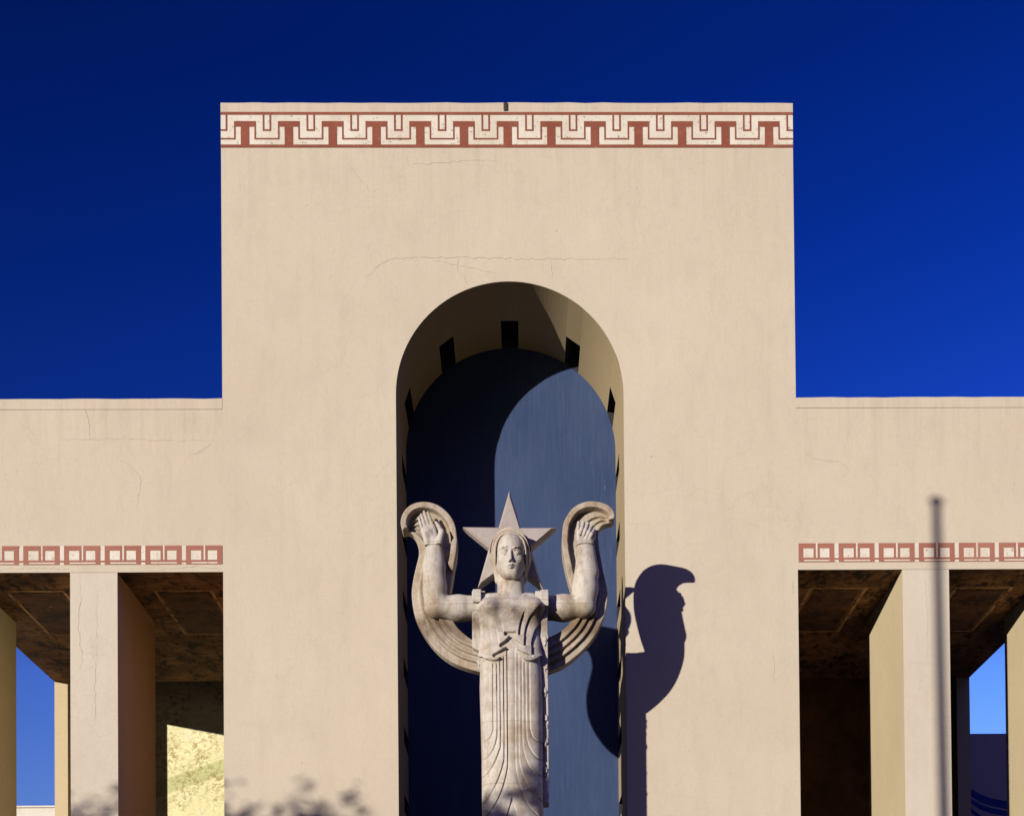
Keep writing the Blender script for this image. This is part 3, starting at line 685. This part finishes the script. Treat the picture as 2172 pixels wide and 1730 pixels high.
scroll([(2003, 345), (1985, 358), (1930, 372), (1890, 395), (1868, 435), (1862, 480), (1866, 540), (1875, 620), (1890, 700), (1905, 780), (1925, 870), (1940, 940), (1946, 1000), (1940, 1080), (1915, 1180), (1870, 1290), (1810, 1390), (1730, 1480), (1640, 1560), (1550, 1622), (1436, 1668), (1340, 1690)],
       [(2003, 345), (2003, 315), (1990, 278), (1965, 248), (1925, 222), (1870, 205), (1800, 198), (1740, 205), (1680, 228), (1630, 265), (1585, 325), (1555, 390), (1543, 470), (1540, 560), (1548, 660), (1568, 760), (1590, 850), (1612, 930), (1640, 1010)],
       [(1340, 1690), (1320, 1480), (1400, 1400), (1500, 1350), (1570, 1300), (1615, 1245), (1660, 1150), (1640, 1010)], (2000, 330), -1,
       [[(1988, 328), (1880, 303), (1795, 325), (1740, 385), (1715, 450)], [(1984, 335), (1895, 330), (1835, 368), (1800, 430), (1790, 480)]])

# --- gown: a closed rounded shell carved with the overblouse and the pleats
zz = lambda x, y: (990+.1165*x, 1240+.1165*y)            # chest measurements
z2 = lambda x, y: (820+.2412*x, 1330+.2412*y)            # skirt measurements
sil = [  # y, left, right (silhouette)
    (1257, 1040, 1128), (1261, 1027, 1141), (1270, 1019, 1148), (1287, 1017.5, 1146), (1321, 1021, 1142), (1356, 1021.5, 1142), (1380, 1020.5, 1144.5), (1396, 1019, 1147), (1420, 1018.5, 1149),
    (1463, 1017.5, 1151.5), (1530, 1019.5, 1152), (1608, 1021.5, 1152), (1730, 1023, 1152.5), (1800, 1021, 1155), (1900, 1014, 1164), (2000, 1004, 1174)]
ySil = np.array([a[0] for a in sil]); eG = 1.74
rows = np.concatenate([np.arange(1257, 1760, .95), np.arange(1760, 1990, 6)]); NF = 250
def depth(y): return np.interp(y, [1257, 1262, 1270, 1285, 1305, 1340, 1400, 1500, 1730, 2000], [.02, .05, .095, .165, .23, .24, .30, .33, .34, .40])
hem = smooth_poly([(200, 1300), (262, 1322), (320, 1330), (360, 1362), (470, 1392), (560, 1384), (612, 1356), (622, 1312)], 3) + [np.array(p, float) for p in ((604, 1318), (506, 1324), (497, 1292), (600, 1232), (728, 1156), (735, 1138), (624, 1144), (610, 1110), (700, 1046), (776, 964), (768, 925), (700, 935), (690, 912), (700, 880), (890, 878), (905, 912), (918, 948), (850, 958), (876, 1012), (960, 1075), (1015, 1118), (1025, 1148), (896, 1152), (905, 1185), (1000, 1240), (1120, 1284), (1168, 1312), (1000, 1328))] + smooth_poly([(1000, 1328), (1040, 1375), (1110, 1396), (1190, 1390), (1270, 1340), (1335, 1290), (1345, 1260)], 3)
hemp = [np.array(zz(*p)) for p in hem]; blouse = [np.array(zz(-200, -50)), np.array(zz(-200, 1300))]+hemp+[np.array(zz(1900, 1260)), np.array(zz(1900, -50))]
foldsR = [[(1035, 470), (985, 600), (945, 760), (925, 945)], [(1215, 400), (1130, 560), (1080, 700), (1040, 870), (1020, 1140)], [(1290, 700), (1215, 820), (1168, 970), (1150, 1100), (1150, 1305)]]
foldsL = [[(615, 560), (655, 690), (688, 880)], [(520, 690), (575, 880), (600, 1060), (606, 1120)], [(375, 700), (430, 830), (468, 1000), (482, 1290)], [(285, 560), (290, 800), (270, 1300)]]
def curve(pts, f): q_ = [f(*p) for p in smooth_poly(pts, 6)]; return np.array([p[1] for p in q_]), np.array([p[0] for p in q_])
cR = [curve(c, zz) for c in foldsR]; cL = [curve(c, zz) for c in foldsL]
sk = [[(927, 300), (928, 600), (930, 800), (930, 880), (918, 935), (890, 980), (845, 1010), (800, 1018)], [(960, 300), (963, 600), (966, 900), (955, 1000), (925, 1080), (880, 1140), (835, 1160), (790, 1170)],
      [(990, 280), (992, 600), (996, 1000), (980, 1090), (940, 1190), (890, 1270), (845, 1312), (800, 1340)], [(1022, 240), (1025, 600), (1028, 1100), (1015, 1210), (975, 1330), (920, 1440), (852, 1538), (800, 1600)],
      [(1052, 160), (1056, 600), (1060, 1150), (1050, 1270), (1010, 1420), (950, 1550), (875, 1655), (800, 1740)]]
cS = [curve(c, z2) for c in sk]
skr = [[(1262, 300), (1266, 600), (1269, 850), (1285, 935), (1310, 975), (1375, 1015), (1420, 1030)], [(1228, 300), (1232, 600), (1236, 900), (1250, 1010), (1290, 1090), (1340, 1145), (1400, 1185)],
       [(1196, 280), (1200, 600), (1203, 1000), (1218, 1100), (1255, 1200), (1310, 1270), (1375, 1310), (1430, 1340)], [(1165, 220), (1168, 600), (1170, 1100), (1185, 1230), (1225, 1340), (1285, 1430), (1375, 1530), (1430, 1570)],
       [(1132, 180), (1135, 600), (1140, 1150), (1155, 1290), (1195, 1430), (1250, 1550), (1330, 1640), (1420, 1720)]]
cSr = [curve(c, z2) for c in skr]
cM = [curve([(1105, 1480), (1090, 1530), (1055, 1650), (1020, 1750)], z2)]; cMr = [curve([(1105, 1480), (1120, 1540), (1155, 1650), (1190, 1750)], z2)]
def step(x, y, cv, side, A, wrec, fade=6., rw=.011):
    xc = np.interp(y, cv[0], cv[1]); s = (x-xc)*side*.0063            # metres on the lowered side
    on = np.clip((y-cv[0][0])/fade, 0, 1)*np.clip((cv[0][-1]-y)/4., 0, 1)
    return np.where(s > 0, -A*np.exp(-s/wrec)*np.clip(s/rw, 0, 1), 0)*on
def relief(x, y):
    shp = x.shape; X1 = x.ravel(); Y1 = y.ravel()
    d = seg_dist(X1, Y1, blouse, True).reshape(shp)*.0063                   # negative inside
    b = np.clip(-d/.010, 0, 1)
    hb = .055+.010*np.exp(d/.03)
    for c_ in cR: hb = hb+step(x, y, c_, 1, .048, .085, 14)
    for c_ in cL: hb = hb+step(x, y, c_, -1, .042, .075, 14)
    # breasts, collar and neckline
    for bx, by in ((1043.5, 1291), (1128, 1291)):
        hb = hb+.125*np.exp(-(((x-bx)/14.5)**2+((y-by)/16.5)**2)**1.2)
    hb = hb+.020*np.clip((1264+4*np.cos((x-1083)/30)-y)/3., 0, 1)*0
    vn = 1271+5.5*np.exp(-((x-1084)/5.)**2)+4*np.cos((x-1084)/22.)*0
    hb = hb-.008*np.exp(-((y-vn)/1.1)**2)*(np.abs(x-1084) < 32)
    hs = 0*x
    for c_ in cS+cM: hs = hs+step(x, y, c_, 1, .034, .026, rw=.007)
    for c_ in cSr+cMr: hs = hs+step(x, y, c_, -1, .022, .036, rw=.007)
    return hs*(1-b)+hb*b
vs = []; th = np.linspace(-math.pi/2*1.02, math.pi/2*1.02, NF); grid = []
Xc = np.zeros((len(rows), NF)); Yc = Xc.copy(); Zc = Xc.copy()
NE = np.interp(rows, [1252, 1280, 1330, 1420, 1700], [2.1, 2.2, 2.5, 2.9, 3.3])
for i, y in enumerate(rows):
    l, r = np.interp(y, ySil, [a[1] for a in sil]), np.interp(y, ySil, [a[2] for a in sil])
    a, b = V(l, y, eG), V(r, y, eG); hw = (b[0]-a[0])/2; xc = (a[0]+b[0])/2; dp = depth(y); ne = NE[i]
    u = th; sx_ = np.sign(np.sin(u))*np.abs(np.sin(u))**(2/ne); cy_ = np.sign(np.cos(u))*np.abs(np.cos(u))**(2/ne)
    # evenly spaced in arc length
    px_, py_ = xc+hw*sx_, -eG-dp*cy_
    L = np.concatenate([[0], np.cumsum(np.hypot(np.diff(px_), np.diff(py_)))]); tt = np.linspace(0, L[-1], NF)
    Xc[i] = np.interp(tt, L, px_); Yc[i] = np.interp(tt, L, py_); Zc[i] = (a[2]+b[2])/2
nx_ = np.gradient(Yc, axis=1); ny_ = -np.gradient(Xc, axis=1); nl = np.hypot(nx_, ny_); nx_ /= nl; ny_ /= nl
sgn = np.sign(ny_[:, NF//2:NF//2+1])*-1; nx_ *= sgn; ny_ *= sgn
PXY = proj(np.stack([Xc, Yc, Zc], -1)); PXs, PYs = PXY
# keep the relief in register with the surface: silhouette rows shift with depth, so look the relief up where the row is seen
hrel = relief(PXs, PYs)
frontness = np.clip(-ny_*2.2, 0, 1)
hrel = hrel*frontness*np.clip((rows[:, None]-1257)/22., 0, 1)
Xc = Xc+nx_*hrel; Yc = Yc+ny_*hrel
nr = len(rows); V3 = np.stack([Xc, Yc, Zc], -1).reshape(-1, 3)
# back side, straight
bk = []
for i in range(nr): bk += [(Xc[i, -1], -1.42, Zc[i, 0]), (Xc[i, 0], -1.42, Zc[i, 0])]
allv = np.concatenate([V3, np.array(bk)]); base = nr*NF; fs = []
for i in range(nr-1):
    a = i*NF
    for j in range(NF-1): fs.append((a+j, a+NF+j, a+NF+j+1, a+j+1))
    e0, e1 = a+NF-1, a+2*NF-1; b0 = base+2*i
    fs += [(e0, e1, b0+2, b0), (b0, b0+2, b0+3, b0+1), (b0+1, b0+3, a+NF, a)]
fs.append(tuple(range(0, NF))+(base, base+1)); n_ = (nr-1)*NF; fs.append(tuple(range(n_, n_+NF))[::-1]+(base+2*nr-1, base+2*nr-2))
gown = mesh('gown', allv, fs, M_gown, st, True)
gz0 = Zc[-1, 0]

# --- stole: panels hanging behind the shoulders, flaps over them
def pxbox(x0, x1, y0, y1, e0, e1, name, parent=st, bevel=.012, taper=None):
    a = V(x0, y0, e1); b = V(x1, y1, e1)
    m_ = MB().box(a[0], b[0], -e1, -e0, b[2], a[2])
    if taper: m_.v[0] = (m_.v[0][0], m_.v[0][1], m_.v[0][2]+taper); m_.v[3] = (m_.v[3][0], m_.v[3][1], m_.v[3][2]+taper)
    return m_.build(name, M_stone, parent, bevel=bevel)
pl = pxbox(1000.8, 1030, 1252, 1386, 1.54, 1.72, 'stole_panel', taper=.09)
pr = pxbox(1135, 1165.2, 1252, 1702, 1.56, 1.85, 'stole_panel')
def flap(x0, x1, y0, y1, side):
    a = V(x0, y0, 1.80); b = V(x1, y1, 1.84); m_ = MB(); n = 10
    prof = [(-1.60, a[2]-.06), (-1.60, a[2]-.01), (-1.66, a[2]), (-1.78, a[2]), (-1.86, a[2]-.02), (-1.90, a[2]-.08), (-1.91, (a[2]+b[2])/2), (-1.90, b[2])]
    for y, z in prof: m_.v += [(a[0], y, z), (b[0], y, z)]
    k = len(prof)
    for y, z in [(-1.64, a[2]-.09), (-1.64, a[2]-.07), (-1.67, a[2]-.06), (-1.74, a[2]-.06), (-1.80, a[2]-.07), (-1.81, a[2]-.1), (-1.81, (a[2]+b[2])/2), (-1.81, b[2]+.01)]: m_.v += [(a[0], y, z), (b[0], y, z)]
    for i in range(k-1):
        p = 2*i; q_ = 2*(k+i)
        m_.f += [(p, p+2, p+3, p+1), (q_, q_+1, q_+3, q_+2), (p, q_, q_+2, p+2), (p+1, p+3, q_+3, q_+1)]; m_.m += [0]*4
    m_.f += [(0, 1, 2*k+1, 2*k), (2*k-2, 4*k-2, 4*k-1, 2*k-1)]; m_.m += [0, 0]
    o = m_.build('stole_flap', M_stone, st); bm = bmesh.new(); bm.from_mesh(o.data); bmesh.ops.recalc_face_normals(bm, faces=bm.faces); bm.to_mesh(o.data); bm.free()
    b_ = o.modifiers.new('bevel', 'BEVEL'); b_.width = .01; b_.segments = 2
flap(1003, 1020.8, 1249, 1279, -1); flap(1146.2, 1163.6, 1250, 1287, 1)
# flower ornaments on the stole
def flower(cx_, cy_, e, kind, parent):
    c = V(cx_, cy_, e); m_ = MB(); P = lambda x, z, y=0: (c[0]+x*.55, c[1]-y*.5, c[2]+z*.8)
    if kind:      # tulip bud leaning right
        for pts in ([(-.045, .05), (-.055, 0), (-.02, -.045), (.0, -.06)], [(-.01, .055), (-.025, .01), (.0, -.05)], [(.045, .07), (.05, .02), (.03, -.03), (.0, -.06)], [(.01, .05), (.02, 0), (.0, -.05)], [(.0, -.05), (-.01, -.09), (-.03, -.13)]):
            m_.tube([P(x, z, .012) for x, z in pts], [.010, .014, .012, .008][:len(pts)], 8)
        m_.tube([P(-.02, .03, .005), P(0, -.03, .012), P(.0, -.055)], [.022, .03, .01], 8)
    else:         # round bloom with a curled stem
        for a0 in range(0, 360, 60): m_.tube([P(0, 0, .012), P(.04*math.cos(R(a0+20)), .04*math.sin(R(a0+20)), .02), P(.058*math.cos(R(a0)), .058*math.sin(R(a0)), .005)], [.014, .018, .007], 8)
        m_.tube([P(.0, -.04, .01), P(-.02, -.08, .01), P(.01, -.10, .012), P(.035, -.12, .01), P(.04, -.165, .008), P(.03, -.18)], [.012, .010, .010, .010, .009, .006], 8)
    return m_.build('flower_ornament', M_stone, parent, True)
for k, y in enumerate((1354, 1413, 1464, 1522, 1574, 1633)): flower(1157, y, 1.848, k % 2 == 0, pr)
flower(1017, 1404, 1.72, False, pl)
# --- pedestal (below the frame)
MB().box(-.85, .95, -2.5, -1.2, 0, gz0-.02).box(-1.2, 1.3, -2.9, -1.2, 0, 1.2).box(-.7, .8, -2.4, -1.3, gz0-.02, gz0+.3).build('pedestal', M_plinth, st, bevel=.02)

# ------------------------------------------------------------------ things beside the camera whose shadows reach the wall
pt = V(1986, 1052); pb = V(2003, 1730); TT = 14.
fx = pt[0]-.8*TT; fz = pt[2]+.155*TT; lean = (pb[0]-pt[0])/(pt[2]-pb[2])
fp = empty('flagpole', (fx+lean*fz, -TT, 0)); tag(fp, 'tall grey metal flagpole with a ball on top, standing on the forecourt', 'flagpole')
MB().tube([(0, 0, 0), (-lean*fz*.5, 0, fz*.5), (-lean*fz, 0, fz-.1)], [.078, .068, .05], 20).build('pole', M_pole, fp, True)
MB().tube([(-lean*fz, 0, fz-.14+.02*i) for i in range(8)], [.05, .06, .075, .08, .08, .075, .055, .02], 16).build('finial', M_pole, fp, True)
MB().tube([(0, 0, 0), (0, 0, .25), (0, 0, .3)], [.3, .3, .16], 20).build('base', M_plinth, fp, True)

def leaf_tree(loc, h, crowns, nleaf, label, seed):
    r = random.Random(seed); t = empty('tree', loc); tag(t, label, 'tree', 'trees on the forecourt')
    tm = MB(); tm.tube([(0, 0, 0), (.05, .03, h*.3), (-.03, .08, h*.55), (0, 0, h*.8)], [.16, .13, .09, .03], 10)
    for (cx, cy, cz, rad) in crowns:
        tm.tube([(0, .05, h*.42), (cx*.5, cy*.5, h*.42+(cz-h*.42)*.6), (cx, cy, cz)], [.06, .04, .015], 7)
        for _ in range(7):
            a = r.uniform(0, 6.28); q_ = r.uniform(.5, .95)
            tm.tube([(cx*.8, cy*.8, cz-rad*.2), (cx+rad*q_*.5*math.cos(a), cy+rad*q_*.5*math.sin(a), cz+rad*.2), (cx+rad*q_*math.cos(a), cy+rad*q_*math.sin(a), cz+rad*r.uniform(-.2, .6))], [.025, .015, .006], 5)
    tm.build('trunk', M_bark, t)
    lv = MB()
    for (cx, cy, cz, rad) in crowns:
        cl = [(r.gauss(0, .5), r.gauss(0, .5), r.gauss(0, .42)) for _ in range(9)]
        for _ in range(int(nleaf*rad*rad)):
            c_ = r.choice(cl); x = cx+rad*(c_[0]+r.gauss(0, .17)); y = cy+rad*(c_[1]+r.gauss(0, .17)); z = cz+rad*(c_[2]+r.gauss(0, .15))
            s_ = r.uniform(.05, .10); a = Vector((r.gauss(0, 1), r.gauss(0, 1), r.gauss(0, 1))).normalized(); b = a.orthogonal().normalized(); p = Vector((x, y, z))
            lv.quad(tuple(p-a*s_), tuple(p+b*s_*.5), tuple(p+a*s_), tuple(p-b*s_*.5))
    lv.build('crown', M_leaf, t)
leaf_tree((-15.2, -14, 0), 7.2, [(-.7, 0, 7.7, .8), (.1, .2, 8.05, .6), (.6, -.2, 7.9, .6), (1.15, .1, 8.0, .5), (1.75, .2, 7.85, .55), (2.2, 0, 7.45, .6), (-2.5, .1, 7.6, .8), (-1.6, 0, 7.3, 1.0), (.9, 0, 7.1, .9)], 430, 'broad leafy tree at the left of the forecourt, taller of the two', 3)
leaf_tree((-9.7, -14, 0), 6.2, [(-.9, 0, 6.95, .8), (0, .2, 6.98, .8), (.9, .1, 6.95, .8), (0, -.3, 6.0, 1.2)], 2600, 'smaller dense tree on the forecourt, nearer the statue', 5)

sc.cycles.max_bounces = 6; sc.cycles.diffuse_bounces = 1; sc.cycles.use_denoising = True
